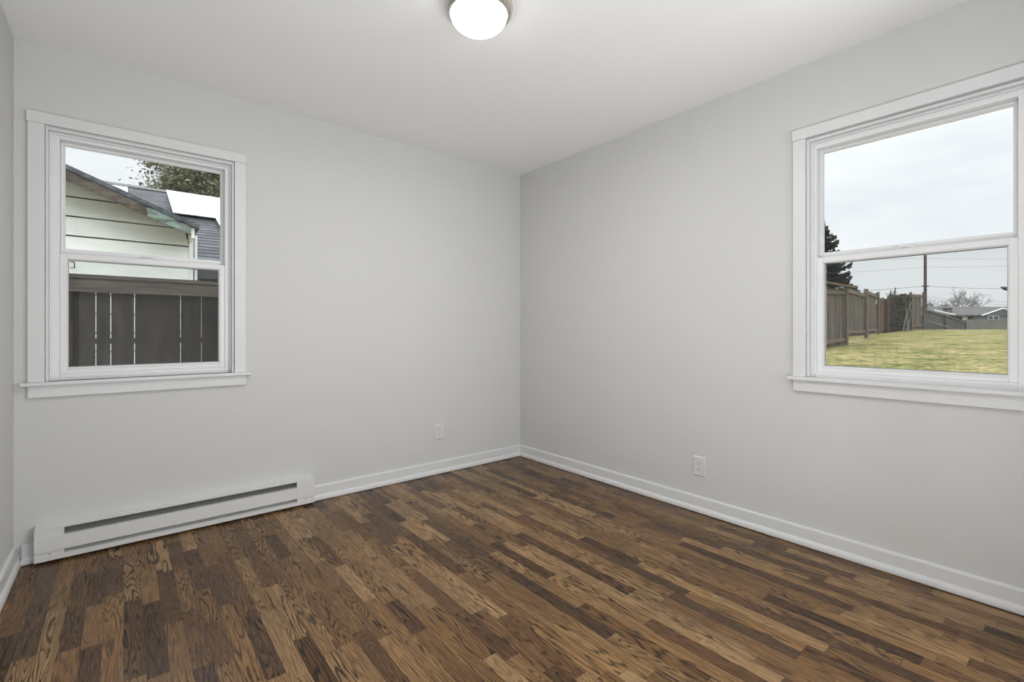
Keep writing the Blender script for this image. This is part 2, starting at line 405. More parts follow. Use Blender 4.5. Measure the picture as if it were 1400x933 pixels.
# ================================================================== WINDOWS (local: u right, w outward, z up; origin on the wall face)
def window(name, loc, rz, u0, u1, z0, z1, us0, us1, zs0, zs1, zm, screen_tab=False):
    """u0..u1,z0..z1 casing inside edge; us0..us1, zs0..zs1 daylight outline of the sashes; zm meeting rail top"""
    R = bpy.data.objects.new(name, None); COL.objects.link(R); R.location = loc; R.rotation_euler = (0, 0, rz); struct(R)
    cw = .0575
    O = lambda n, mb, m, p=R, bev=.0015: obj(n, mb, m, p, local=True, bevel=bev)
    O('side_casing', MB().box(u0 - cw, u0, -.019, 0, z0, z1 + .004), 'trim')
    O('side_casing', MB().box(u1, u1 + cw, -.019, 0, z0, z1 + .004), 'trim')
    O('head_casing', MB().box(u0 - cw - .004, u1 + cw + .004, -.0215, 0, z1 + .0045, z1 + .057), 'trim')
    O('stool', MB().box(u0 - cw - .024, u1 + cw + .024, -.036, 0, z0 - .0165, z0 - .0005).box(u0 + .001, u1 - .001, 0, .032, z0 - .012, z0 - .0005), 'trim', bev=.002)
    O('apron', MB().box(u0 - cw, u1 + cw, -.017, 0, z0 - .073, z0 - .017), 'trim')
    # vinyl frame: stepped profile around the opening
    fr = MB()
    def ring(m, a0, a1, b0, b1, t, w0, w1, bot=None):
        bt = t if bot is None else bot
        m.box(a0, a0 + t, w0, w1, b0, b1); m.box(a1 - t, a1, w0, w1, b0, b1)
        m.box(a0 + t, a1 - t, w0, w1, b1 - t, b1); m.box(a0 + t, a1 - t, w0, w1, b0, b0 + bt)
    e = .0012
    j = us0 - u0            # margin between casing and sash
    jr = u1 - us1
    m = MB()
    # step 1: thin jamb liner at the wall face; step 2: vinyl frame face further out; step 3: track
    m.box(u0 + e, u0 + .012, -.006, .12, z0, z1 - e).box(u1 - .012, u1 - e, -.006, .12, z0, z1 - e).box(u0 + .012, u1 - .012, -.006, .12, z1 - .014, z1 - e)
    O('jamb_liner', m, 'trim', bev=.002)
    m = MB()
    m.box(u0 + .0125, us0 + .004, .034, .138, z0, z1 - .0145).box(us1 - .004, u1 - .0125, .034, .138, z0, z1 - .0145)
    m.box(us0 + .004, us1 - .004, .034, .138, zs1 - .004, z1 - .0145).box(us0 + .004, us1 - .004, .034, .138, z0, zs0 + .002)
    m.box(u0 + .0125, u0 + .02, .018, .034, z0, z1 - .0145).box(u1 - .02, u1 - .0125, .018, .034, z0, z1 - .0145).box(u0 + .02, u1 - .02, .018, .034, z1 - .022, z1 - .0145)
    O('vinyl_frame', m, 'vinyl', bev=.0015)
    # upper sash (outer track)
    g = .0165
    m = MB(); ring(m, us0 + .0045, us1 - .0045, zm - .02, zs1 - .0045, g - .004, .076, .100, .046)
    ring(m, us0 + .0045 + g - .004, us1 - .0045 - g + .004, zm + .026, zs1 - .0045 - g + .004, .004, .082, .094)
    us = O('upper_sash', m, 'vinyl')
    O('upper_glass', MB().box(us0 + g, us1 - g, .0865, .0895, zm + .0265, zs1 - g - .001), 'glass', us, 0)
    m = MB(); ring(m, us0 + g, us1 - g, zm + .0265, zs1 - g - .001, .0032, .0897, .096)
    O('glazing_spacer', m, 'spacer', us, 0)
    # lower sash (inner track)
    sw = .0325
    m = MB(); ring(m, us0 + .0045, us1 - .0045, zs0 + .0025, zm, sw - .007, .038, .070)
    ring(m, us0 + sw - .0025, us1 - sw + .0025, zs0 + sw - .0045, zm - sw + .007, .004, .044, .062)
    sp_ = MB(); ring(sp_, us0 + sw, us1 - sw, zs0 + sw - .001, zm - sw + .003, .0032, .0552, .061)
    # finger lift rail along the bottom
    m.box(us0 + .03, us1 - .03, .0345, .038, zs0 + .0225, zs0 + .0265)
    ls = O('lower_sash', m, 'vinyl')
    O('lower_glass', MB().box(us0 + sw, us1 - sw, .052, .055, zs0 + sw - .001, zm - sw + .003), 'glass', ls, 0)
    O('glazing_spacer', sp_, 'spacer', ls, 0)
    # cam lock on the meeting rail
    uc = (us0 + us1) / 2
    lk = MB().box(uc - .032, uc + .032, .042, .068, zm, zm + .004)
    lk.lathe([(.0, zm + .014), (.009, zm + .0135), (.012, zm + .004)], (uc - .002, .055), 20)
    lk.tube([(uc - .036, .048, zm + .004), (uc - .020, .043, zm + .013), (uc + .010, .043, zm + .014), (uc + .036, .048, zm + .004)], [.004, .0065, .0065, .004], 8)
    O('sash_lock', lk, 'vinyl', ls, .001)
    # insect screen outside the lower half
    sc = MB(); ring(sc, us0 + .006, us1 - .006, zs0 + .004, zm + .0, .012, .118, .126)
    so = O('screen_frame', sc, 'vinyl', bev=0)
    O('screen_mesh', MB().box(us0 + .018, us1 - .018, .1215, .1222, zs0 + .016, zm - .012), 'screen', so, 0)
    if screen_tab:
        a, zt = us0 + sw + .004, zm - sw + .002
        t = MB().box(a, a + .018, .108, .1175, zt - .004, zt).box(a, a + .018, .108, .1175, zt - .032, zt - .029).box(a + .014, a + .018, .108, .1175, zt - .029, zt - .004)
        O('screen_latch', t, 'blackpl', so, 0)
    return R
window('window_1', (0, D, 0), 0, -.288, .4955, .8455, 2.060, -.2447, .4583, .8755, 2.0265, 1.4665, True)
window('window_2', (W, 0, 0), -math.pi / 2, -.905, -.133, .8540, 2.053, -.8755, -.1705, .8800, 2.0105, 1.4545)

# ================================================================== BASEBOARD HEATER
Yh = D - .065
HX0, HX1 = -.319, .9235
hb = thing('baseboard_heater', 'long low off-white electric baseboard heater along the wall under the left window', 'heater', ((HX0 + HX1) / 2, D - .03, 0))
cx0, cx1 = HX0 + .101, HX1 - .101
B = Yh
obj('heater_body', MB()
    .prism([(D, .167), (D, .1695), (B - .001, .1655), (B - .001, .1575), (B + .0005, .1575), (B + .0005, .1640)], HX0, HX1)   # lid with lip
    .prism([(D, .013), (D, .167), (D - .0015, .167), (D - .0015, .013)], HX0, HX1)                                        # back pan
    .prism([(B, .013), (B, .0360), (B + .0012, .0360), (B + .0012, .0145), (D - .002, .0145), (D - .002, .013)], HX0, HX1), 'heater', hb)
obj('front_panel', MB().prism([(B - .0015, .056), (B - .0015, .1205), (B + .012, .123), (B + .012, .1215), (B, .1190), (B, .0575), (B + .010, .0545), (B + .010, .053), (B - .0005, .0545)], cx0, cx1), 'heater', hb)
obj('upper_deflector', MB().prism([(D - .008, .161), (D - .006, .161), (B + .016, .110), (B + .014, .110)], cx0 + .0005, cx1 - .0005), 'heater_inner', hb)
obj('lower_deflector', MB().prism([(B + .0035, .0300), (B + .0045, .0300), (D - .010, .050), (D - .012, .050)], cx0 + .0005, cx1 - .0005), 'heater', hb)
fins = MB()
random.seed(3)
for i in range(26):
    x = .625 + i * .0074
    if random.random() < .18: continue
    fins.box(x, x + .0022 + random.random() * .002, B + .014, B + .044, .052, .100)
fins.cyl((.60, B + .028, .078), (.80, B + .028, .078), .004, 10)
obj('heating_element', fins, 'heater_inner', hb)
for (a, b_) in ((HX0, cx0), (cx1, HX1)):
    cap = MB().box(a, b_, B + .0012, D - .002, .0145, .1565)
    cap.box(a, b_, B - .0002, B + .0012, .1205, .1570)
    cap.box(a, b_, B - .0032, B + .0012, .0565, .1200)
    e_ = obj('end_cap', cap, 'heater', hb, bevel=.001)
    xs = a + .052 if a == HX0 else a + .048
    obj('screw', MB().cyl((xs, B + .0012, .0440), (xs, B - .0012, .0440), .0028, 12), 'screw', e_)
for xs in (.005, .30):
    r = on_y(0, 0, 1)
    obj('screw', MB().cyl((xs, D - .030, .1395), (xs, D - .034, .1415), .003, 12), 'screw', hb)

# ================================================================== OUTLETS
def outlet(loc, rz, label):
    t = thing('wall_outlet', label, 'outlet', loc, rz, 'wall outlets')
    w2, h2 = .0375, .0600
    obj('cover_plate', MB().prism([(-.0062, -h2 + .006), (-.0062, h2 - .006), (0, h2), (0, -h2)], -w2, w2), 'outlet', t, local=True, bevel=.0018)
    for s in (1, -1):
        zc = .0195 * s
        pr = [(.0165 * math.cos(q), .0155 * math.sin(q)) for q in [i * math.pi / 12 for i in range(24)]]
        pr = [(a, max(-.0118, min(.0118, b_))) for a, b_ in pr]
        m = MB().extrude_xz([(a, b_ + zc) for a, b_ in pr], -.0080, -.0055)
        r = obj('receptacle', m, 'outlet', t, local=True)
        sl = MB().box(-.0078, -.0056, -.0085, -.0079, zc - .001, zc + .0075).box(.0056, .0078, -.0085, -.0079, zc - .000, zc + .0070)
        sl.lathe([(0, 0), (.0026, 0), (.0026, .0006), (0, .0006)], (0, 0), 14)
        bm = sl.b; vs = bm.verts[16:] if hasattr(bm.verts, 'ensure_lookup_table') and not bm.verts.ensure_lookup_table() else []
        for v in vs: x, y, z = v.co; v.co = (x, -.0079 - z, y + zc - .0062)
        obj('slots', sl, 'screw', r, local=True)
    obj('screw', MB().cyl((0, -.0066, 0), (0, -.0058, 0), .0026, 12), 'outlet', t, local=True)
outlet((1.857, D, .317), 0, 'white duplex wall outlet low on the back wall, right of the heater')
outlet((W, 1.4795, .274), -math.pi / 2, 'white duplex wall outlet low on the right wall, beside the right window')

# ================================================================== CEILING LIGHT
LX, LY = 1.143, 1.610
cl = thing('ceiling_light', 'round flush ceiling light with lit white glass dome and brushed nickel ring', 'ceiling light', (LX, LY, H))
obj('nickel_ring', MB().lathe([(0, 2.4399), (.141, 2.4399), (.1425, 2.432), (.1405, 2.420), (.135, 2.408), (.128, 2.401), (.121, 2.3985), (.1175, 2.400), (.1165, 2.406), (0, 2.406)], (LX, LY)), 'nickel', cl, smooth=True)
obj('glass_dome', MB().lathe([(.1168, 2.4045)] + [(.1168 * math.cos(q), 2.400 - .068 * math.sin(q)) for q in [i * math.pi / 2 / 16 for i in range(17)]], (LX, LY)), 'globe', cl, smooth=True)

ld = bpy.data.lights.new('dome_downlight', 'AREA'); ld.shape = 'DISK'; ld.size = .10; ld.energy = LAMP_DOWN; ld.color = LAMP_COL
ldo = bpy.data.objects.new('dome_downlight', ld); COL.objects.link(ldo); ldo.location = (LX, LY, 2.3312)

# ================================================================== OUTSIDE: GROUND
ANCH = [(-40, -.5), (-6, -.45), (2, -.30), (6, .12), (8, .30), (11.5, .47), (15.3, .61), (20.5, .80), (25, .97), (30, 1.11), (34, 1.135), (45, 1.0), (60, .75), (200, .75)]
def gz(x, y=0):
    for (x0, z0), (x1, z1) in zip(ANCH, ANCH[1:]):
        if x <= x1: return z0 + (z1 - z0) * (x - x0) / (x1 - x0)
    return ANCH[-1][1]
g = MB(); xs = [-40, -20, -10, -6, -3, -1, .5, 2, 3, 4.5, 6, 7, 8, 9.5, 11.5, 13, 15.3, 18, 20.5, 23, 25, 28, 30, 32, 34, 38, 45, 60, 90, 130, 200]
ys = [-60, -30, -15, -8, -4, 0, 4, 6, 8, 14, 25, 50, 90]
grid = [[g.b.verts.new((x, y, gz(x))) for y in ys] for x in xs]
for i in range(len(xs) - 1):
    for j in range(len(ys) - 1):
        if xs[i + 1] <= 3 and xs[i] >= -1 and ys[j] < 4 and ys[j + 1] > -2: pass
        g.b.faces.new((grid[i][j], grid[i + 1][j], grid[i + 1][j + 1], grid[i][j + 1]))
struct(obj('ground', g, 'lawn'))
# ================================================================== OUTSIDE WINDOW 1: FENCE
FY = 4.6
fz = lambda x: gz(x)
fe = thing('wooden_fence', 'weathered grey-brown board fence with flat top cap right outside the left window', 'fence', (.3, FY, -.35))
random.seed(5)
gaps = [on_y(p, 440, FY).x for p in (131, 151.5, 184, 247, 275.5)]
edges = [-2.4]
while edges[-1] < gaps[0] - .35: edges.append(edges[-1] + random.uniform(.14, .20))
edges[-1] = gaps[0] - .17
edges += gaps
while edges[-1] < 3.2: edges.append(edges[-1] + random.uniform(.14, .20))
for a, b_ in zip(edges, edges[1:]):
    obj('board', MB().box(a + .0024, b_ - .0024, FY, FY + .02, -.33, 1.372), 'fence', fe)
obj('top_rail', MB().box(-2.4, edges[-1], FY - .036, FY - .001, 1.366, 1.457), 'fence_rail', fe)
obj('top_cap', MB().box(-2.4, edges[-1], FY - .045, FY + .06, 1.464, 1.492), 'fence_rail', fe)
for z in (-.05, .99):
    obj('back_rail', MB().box(-2.4, edges[-1], FY + .022, FY + .06, z, z + .04), 'fence', fe)
for x in (-2.4, -.02 - .9, 1.45, 3.2):
    obj('post', MB().box(x - .045, x + .045, FY + .062, FY + .15, -.5, 1.46), 'fence', fe)

# ================================================================== OUTSIDE WINDOW 1: NEIGHBOUR HOUSE
WY = 7.6; RY = 7.2
nh = thing('house', 'pale green lap-sided house with dark shingle roof behind the board fence', 'house', (0, WY, -.5))
rz_ = lambda x: 2.942 - .406 * (x + .518)           # top of the wing roof
XR, XE = -2.3, .745                                  # ridge, eave
XL = 2 * XR - XE
# gable wall with lap siding, tilted courses with gaps left for dark lap shade
sd = MB(); CORN = .672
zl = 2.212
courses = [zl + .229 * k for k in range(-12, 9)]
def clipx(z):
    zz = z + .055
    if zz <= rz_(CORN): return CORN
    return (2.942 - zz) / .406 - .518
for z in courses:
    z1 = z + .229
    xa, xb = clipx(z + .002), clipx(z1)
    la, lb = 2 * XR - xa, 2 * XR - xb
    if xa <= XR: break
    xb = max(xb, XR); lb = min(lb, XR)
    xb = max(clipx(z1 - .016), XR); lb = min(2 * XR - xb, XR); z1 -= .016
    sd.poly([(la, WY - .022, z), (xa, WY - .022, z), (xb, WY - .004, z1), (lb, WY - .004, z1)])
    sd.poly([(la, WY + .01, z), (xa, WY + .01, z), (xa, WY - .022, z), (la, WY - .022, z)])
sd.box(CORN - .02, CORN + .0, WY + .1, 9.5, -.6, 2.35)
obj('siding', sd, 'siding', nh)
bk = MB().extrude_xz([(XL + .06, -.6), (CORN - .001, -.6), (CORN - .001, rz_(CORN) - .052), (XR, rz_(XR) - .052), (XL + .06, rz_(CORN) - .052)], WY + .012, WY + .06)
obj('lap_shade_backing', bk, 'soffit', nh)  # dark sheet showing through the gaps, standing in for shade under the laps
obj('corner_trim', MB().box(CORN, CORN + .045, WY - .03, WY + .1, -.6, 2.36), 'siding', nh)
obj('downspout', MB().tube([(CORN + .075, WY - .02, 2.36), (CORN + .075, WY - .02, 2.0), (CORN + .075, WY - .02, -.4)], .016, 8), 'white', nh)
obj('downspout_elbow', MB().tube([(CORN + .07, WY - .05, 2.03), (CORN + .085, WY - .06, 1.97), (CORN + .06, WY - .05, 1.92)], .026, 8), 'blackpl', nh)
rt = .05
wr = MB()
wr.extrude_xz([(XR, rz_(XR)), (XE, rz_(XE)), (XE, rz_(XE) - rt), (XR, rz_(XR) - rt)], RY, 12.4)
wr.extrude_xz([(XR, rz_(XR)), (XR, rz_(XR) - rt), (XL, rz_(XE) - rt), (XL, rz_(XE))], RY, 12.4)
obj('wing_roof', wr, 'shingle_wing', nh)
obj('roof_edge', MB().extrude_xz([(XR, rz_(XR) + .004), (XE + .004, rz_(XE) + .002), (XE + .004, rz_(XE) - rt), (XR, rz_(XR) - rt)], RY - .006, RY - .001), 'edge_shingle', nh)
def rake(x0, x1): return MB().extrude_xz([(x0, rz_(x0) - rt), (x1, rz_(x1) - rt), (x1, rz_(x1) - rt - .118), (x0, rz_(x0) - rt - .118)], RY + .005, RY + .03)
obj('rake_board', rake(XR, .22), 'weathered_fascia', nh)
obj('rake_board', rake(.22, .66), 'mint_fascia', nh)['label'] = 'pale green painted end of the rake board'
obj('rake_board', MB().extrude_xz([(XR, rz_(XR) - rt), (XR, rz_(XR) - rt - .118), (2 * XR - .66, rz_(.66) - rt - .118), (2 * XR - .66, rz_(.66) - rt)], RY + .005, RY + .03), 'weathered_fascia', nh)
obj('wing_eave_board', MB().box(.665, .70, RY + .035, 8.1, rz_(.7) - rt - .13, rz_(.7) - rt), 'siding', nh)
# main roof facing the room
EY, EZ, SL, RG = 8.2, 1.97, .45, 13.2
mr = MB(); mz = lambda y: EZ + SL * (y - EY)
mr.prism([(EY, mz(EY)), (RG, mz(RG)), (RG, mz(RG) - .08), (EY, mz(EY) - .08)], .30, 12)
mr.prism([(RG - 3.8, mz(RG - 3.8)), (RG, mz(RG)), (RG, mz(RG) - .08), (RG - 3.8, mz(RG - 3.8) - .08)], -8, .30)
mr.prism([(RG, mz(RG)), (RG + 5, mz(RG) - 2.2), (RG + 5, mz(RG) - 2.28), (RG, mz(RG) - .08)], -8, 12)
obj('main_roof', mr, 'shingle_main', nh)
obj('ridge_cap', MB().prism([(RG - .16, mz(RG) - .05), (RG, mz(RG) + .035), (RG + .16, mz(RG) - .05)], -8, 12), 'soffit', nh)
obj('gutter', MB().box(.76, 12, EY - .09, EY, EZ - .13, EZ - .02), 'soffit', nh)
obj('soffit', MB().box(.76, 12, EY + .001, EY + .5, EZ - .17, EZ - .14), 'soffit', nh)
obj('main_wall', MB().box(.76, 11.5, EY + .5, EY + .6, -.6, EZ - .02), 'siding', nh)
def panel(x0, x1, y0, y1, label):
    t = thing('solar_panel', label, 'solar panel', ((x0 + x1) / 2, y0, mz(y0)), 0, 'solar panels on the neighbour roof')
    off = .10
    q = lambda x, y, o: (x, y, mz(y) + o)
    m = MB(); m.prism([(y0 + .02, mz(y0 + .02) + off + .002), (y1 - .02, mz(y1 - .02) + off + .002), (y1 - .02, mz(y1 - .02) + off - .01), (y0 + .02, mz(y0 + .02) + off - .01)], x0 + .02, x1 - .02)
    obj('glass_face', m, 'solar', t)
    f = MB(); pr = lambda a, b_: [(a, mz(a) + off), (b_, mz(b_) + off), (b_, mz(b_) + off - .035), (a, mz(a) + off - .035)]
    f.prism(pr(y0, y0 + .02), x0, x1); f.prism(pr(y1 - .02, y1), x0, x1); f.prism(pr(y0 + .02, y1 - .02), x0, x0 + .02); f.prism(pr(y0 + .02, y1 - .02), x1 - .02, x1)
    obj('frame', f, 'white', t)
    s = MB()
    for yy in (y0 + .4, y1 - .4): obj('mounting_rail', MB().box(x0 + .05, x1 - .05, yy, yy + .04, mz(yy) + .005, mz(yy) + off - .03), 'soffit', t)
panel(.73, 1.78, 11.1, 12.93, 'large white-glaring solar panel at the roof ridge, in front of the tree')
panel(1.80, 2.85, 11.1, 12.93, 'solar panel at the roof ridge, right neighbour of the large glaring one')
panel(1.42, 2.47, 9.15, 11.02, 'solar panel lower down the roof, its corner just showing at the glass edge')
panel(-1.0, .06, 10.9, 12.62, 'small visible piece of solar panel above the sloping gable edge')
obj('roof_vent', MB().cyl((.95, 10.2, mz(10.2) - .02), (.95, 10.2, mz(10.2) + .16), .045, 12), 'soffit', nh)

# ================================================================== TREES
def leafy_tree(name, base, crown_c, rad, n, leaf, label, mleaf='leaf', seed=1):
    rnd = random.Random(seed)
    t = thing(name, label, 'tree', base)
    tk = MB(); c = Vector(crown_c); b0 = Vector(base)
    tk.tube([b0, b0.lerp(c, .5), c], [.28, .2, .12], 8)
    for i in range(14):
        d = Vector((rnd.gauss(0, 1), rnd.gauss(0, 1), rnd.gauss(.3, .8))).normalized()
        e = c + Vector((d.x * rad[0], d.y * rad[1], d.z * rad[2])) * .8
        s0 = b0.lerp(c, rnd.uniform(.5, .95)); tk.tube([s0, s0.lerp(e, .5) + Vector((0, 0, .2)), e], [.09, .05, .02], 6)
    obj('trunk', tk, 'bark', t)
    fo = MB(); cl = []
    for i in range(170):
        d = Vector((rnd.gauss(0, 1), rnd.gauss(0, 1), rnd.gauss(0, 1))).normalized() * rnd.uniform(.45, 1) 
        cl.append((c + Vector((d.x * rad[0], d.y * rad[1], d.z * rad[2])), rnd.uniform(.35, .75)))
    for i in range(n):
        cc, r = rnd.choice(cl)
        p = cc + Vector((rnd.gauss(0, 1), rnd.gauss(0, 1), rnd.gauss(0, 1))) * r * .5
        a = Vector((rnd.gauss(0, 1), rnd.gauss(0, 1), rnd.gauss(0, .7))).normalized(); b_ = a.cross(Vector((rnd.gauss(0, 1), rnd.gauss(0, 1), rnd.gauss(0, 1)))).normalized()
        s = leaf * rnd.uniform(.6, 1.3)
        fo.poly([p - a * s, p - b_ * s * .45, p + a * s, p + b_ * s * .45])
    obj('foliage', fo, mleaf, t)
    return t
cc = at(300, 258, 24)
leafy_tree('broadleaf_tree', (cc.x, cc.y, -.5), cc, (3.0, 2.4, 2.2), 46000, .085, 'bushy green tree rising behind the neighbour house roof and solar panels', seed=4)

def conifer(base, h, rmax, label, seed=2):
    rnd = random.Random(seed); b0 = Vector(base)
    t = thing('conifer_tree', label, 'tree', base)
    obj('trunk', MB().tube([b0, b0 + Vector((0, 0, h * .5)), b0 + Vector((0, 0, h))], [.22, .12, .015], 8), 'bark', t)
    br = MB(); fo = MB()
    z = .6
    while z < h - .15:
        k = 1 - z / h; ln = rmax * (k ** 1.0) + .08
        nb = 8 if k > .15 else 5
        off = rnd.uniform(0, 6.28)
        for i in range(nb):
            a = off + i * 2 * math.pi / nb + rnd.uniform(-.25, .25); l = ln * rnd.uniform(.65, 1.12)
            d = Vector((math.cos(a), math.sin(a), 0)); s = b0 + Vector((0, 0, z + rnd.uniform(-.1, .1)))
            P = [s, s + d * l * .5 + Vector((0, 0, -.06 * l)), s + d * l * .85 + Vector((0, 0, -.02 * l)), s + d * l + Vector((0, 0, .09 * l))]
            br.tube(P, [.03, .02, .012, .005], 5)
            side = Vector((-d.y, d.x, 0))
            m = int(10 + l * 20)
            for j in range(m):
                f = (j + rnd.random()) / m
                f = .12 + .88 * f
                seg = f * 3; i0 = min(2, int(seg)); p = P[i0].lerp(P[i0 + 1], seg - i0)
                for sg in (-1, 1):
                    w_ = (.13 + .45 * l * .35 * (1 - f) ** .7) * rnd.uniform(.6, 1.2)
                    tip = p + side * sg * w_ + d * w_ * .7 + Vector((0, 0, rnd.uniform(-.20, .08)))
                    q = d * .06 + Vector((0, 0, rnd.uniform(.02, .06)))
                    fo.poly([p - q, p + q, tip + q * .4, tip - q * .5])
        z += .29 + .13 * k
    obj('branches', br, 'bark', t); obj('foliage', fo, 'needle', t)
cb = at(1121, 440, 36)
conifer((cb.x, cb.y, .9), CAMH + (452 - 296) / F * 36 - .9, 4.5, 'tall dark conifer tree behind the board fence, seen through the right window')

# ================================================================== OUTSIDE WINDOW 2: FENCES
def fence_run(name, label, pts, mats=('fence_far', 'fence_post'), cap=False, post_tops=None, bw=.14, seed=1):
    """pts: list of (px, ytop, ybottom, depth)"""
    rnd = random.Random(seed)
    W3 = [(at(p, yt, t), at(p, yb, t)) for p, yt, yb, t in pts]
    r0 = W3[0][1]; t = thing(name, label, 'fence', (r0.x, r0.y, r0.z))
    for (T0, B0), (T1, B1) in zip(W3, W3[1:]):
        d = T1 - T0; ln = math.hypot(d.x, d.y); n = max(1, round(ln / bw)); dh = Vector((d.x, d.y, 0)) / ln; nn = Vector((dh.y, -dh.x, 0))
        m = MB()
        for i in range(n):
            f0, f1 = i / n + .008 / bw * .14, (i + 1) / n - .008 / bw * .14
            z = rnd.uniform(-.025, .025); o = nn * rnd.uniform(0, .006)
            q = []
            for f, th in ((f0, 0), (f1, 0), (f1, .02), (f0, .02)):
                q.append((T0.lerp(T1, f) + o - nn * th + Vector((0, 0, z)), B0.lerp(B1, f) + o - nn * th))
            vt = [m.b.verts.new(a) for a, _ in q]; vb = [m.b.verts.new(b_) for _, b_ in q]
            m.b.faces.new(vt); m.b.faces.new(vb[::-1])
            for k in range(4): m.b.faces.new((vt[k], vb[k], vb[(k + 1) % 4], vt[(k + 1) % 4]))
        obj('board_panel', m, mats[0], t)
        for f, name_ in ((.06, 'top_rail'), (.90, 'bottom_rail')):
            a, b_ = T0.lerp(B0, f), T1.lerp(B1, f); m = MB()
            q = [(a, 1), (b_, 1)]
            vs = []
            for p, _ in q:
                for o1, o2 in ((.008, .05), (.045, .05), (.045, -.05), (.008, -.05)): vs.append(m.b.verts.new(p + nn * o1 + Vector((0, 0, o2))))
            for k in range(4): m.b.faces.new((vs[k], vs[(k + 1) % 4], vs[4 + (k + 1) % 4], vs[4 + k]))
            m.b.faces.new(vs[:4][::-1]); m.b.faces.new(vs[4:])
            obj(name_, m, mats[1], t)
    for i, (T, Bt) in enumerate(W3):
        up = (post_tops[i] if post_tops else .05); nn = Vector((.2, -.98, 0))
        c = Bt + nn * .065
        obj('post', MB().box(c.x - .04, c.x + .04, c.y - .04, c.y + .04, Bt.z - .25, T.z + up), mats[1], t)
    return t
# unseen stretch joining the near and the far fence
fe2 = thing('wooden_fence', 'plain weathered board fence continuing along the lawn past the left window', 'fence', (3.3, FY, -.2))
x = 3.42
k = 0
while x < 10.5:
    m = MB(); 
    for i in range(16):
        a = x + i * .15; m.box(a + .004, a + .146, FY, FY + .02, gz(a) - .1, gz(a) + 1.72)
    obj('board_panel', m, 'fence', fe2)
    zt = gz(x + 1.2) + 1.66
    obj('post', MB().box(x + .0, x + .09, FY + .03, FY + .12, gz(x) - .3, gz(x) + 1.7), 'fence', fe2)
    x += 2.4
fence_run('wooden_fence', 'tall weathered board fence stepping up the lawn, left edge of the right window', [(1112, 394, 480, 12.6), (1153, 396, 472, 14.0), (1154, 393, 461, 14.3), (1181, 401, 459, 17.2), (1182, 395.5, 458, 17.4), (1198, 403, 456.5, 19.4)],
          post_tops=[.08, .12, .0, .15, 0, .1], seed=3)
# cap / lattice strip of the first bay
a, b_ = at(1110, 382.5, 12.5), at(1166, 392.5, 14.4)
cp = MB(); nn = Vector((.03, -.12, 0))
v = [cp.b.verts.new(p) for p in (a, b_, b_ + nn, a + nn, a - Vector((0, 0, .05)), b_ - Vector((0, 0, .05)), b_ + nn - Vector((0, 0, .05)), a + nn - Vector((0, 0, .05)))]
for f in ((0, 1, 2, 3), (7, 6, 5, 4), (0, 4, 5, 1), (1, 5, 6, 2), (2, 6, 7, 3), (3, 7, 4, 0)): cp.b.faces.new([v[i] for i in f])
lt = bpy.data.objects['wooden_fence.002'] if 'wooden_fence.002' in bpy.data.objects else fe2
obj('top_cap', cp, 'fence_red', lt)
# small reddish gate
fence_run('garden_gate', 'narrow reddish plank gate between the board fence and the ivy-covered fence', [(1200.5, 408, 457.5, 20.0), (1211, 407.5, 458, 20.6)], ('fence_red', 'fence_red'), post_tops=[0, 0], bw=.13)['category'] = 'gate'
p0, p1 = at(1210.5, 459, 20.2), at(1210.5, 409, 20.2)
gp = thing('gate_post', 'thin dark metal post with a white cap beside the reddish gate', 'post', p0)
obj('shaft', MB().cyl(p0 - Vector((0, 0, .2)), p1, .033, 10), 'blackpl', gp)
obj('cap', MB().cyl(p1 + Vector((0, 0, .0)), p1 + Vector((0, 0, .11)), .045, 10), 'white', gp)
# ivy-covered fence
fence_run('ivy_fence', 'dark fence overgrown with dry ivy further along the lawn', [(1212, 406, 457, 20.9), (1243, 402.5, 452, 23.3), (1260, 403, 449.5, 25)], ('fence_far', 'fence_red'), post_tops=[.03, .1, .12], seed=9)
iv = MB(); rnd = random.Random(8)
for i in range(7000):
    f = rnd.random(); px = 1213 + f * 33; dep = 20.9 + f * 2.6 - .16 - rnd.random() * .12
    yt = 405 + (402 - 405) * f + rnd.uniform(-1, 1); yb = 457 - 5 * f
    q = rnd.random() ** .8; p = at(px, yt + (yb - yt) * q, dep)
    a1 = Vector((rnd.gauss(0, 1), rnd.gauss(0, 1), rnd.gauss(0, 1))).normalized() * .055; b1 = a1.cross(Vector((rnd.gauss(0, 1), rnd.gauss(0, 1), rnd.gauss(0, 1)))).normalized() * .04
    iv.poly([p - a1, p - b1, p + a1, p + b1])
ivp = at(1225, 456, 21.5)
tag(obj('ivy', iv, 'ivy', loc=(ivp.x, ivp.y, ivp.z)), 'mass of dry brown-green ivy hanging over the dark fence', 'ivy', kind='stuff')
# two leaning sticks above the fence
for i, (q0, q1, lab) in enumerate((((1216.5, 412), (1218, 397.5), 'shorter leaning stick poking above the ivy-covered fence'), ((1221.5, 410), (1224.5, 393.5), 'taller leaning stick poking above the ivy-covered fence'))):
    a, b_ = at(*q0, 21.6), at(*q1, 21.6); a2 = Vector((a.x, a.y, gz(a.x) - .1))
    tag(obj('garden_stake', MB().tube([a2, a, b_], [.03, .028, .024], 7), 'pole', loc=a2), lab, 'stake', 'leaning stakes')
# pale bare stems in front of the ivy
rnd = random.Random(21)
sb = at(1238, 455, 22.3); sm = MB()
for q in (((1234, 455), (1237, 440), (1240, 426), (1239, 414)), ((1241, 455), (1240, 437), (1243, 421), (1246, 412)), ((1238, 455), (1242, 443), (1240, 430), (1237, 419)), ((1243, 455), (1243, 440), (1246, 428), (1243, 416))):
    sm.tube([at(a, b_, 22.2 + .1 * k) for k, (a, b_) in enumerate(q)], [.05, .04, .03, .015], 6)
tag(obj('bare_shrub', sm, 'greybark', loc=sb), 'pale leafless shrub stems in front of the ivy fence', 'shrub')

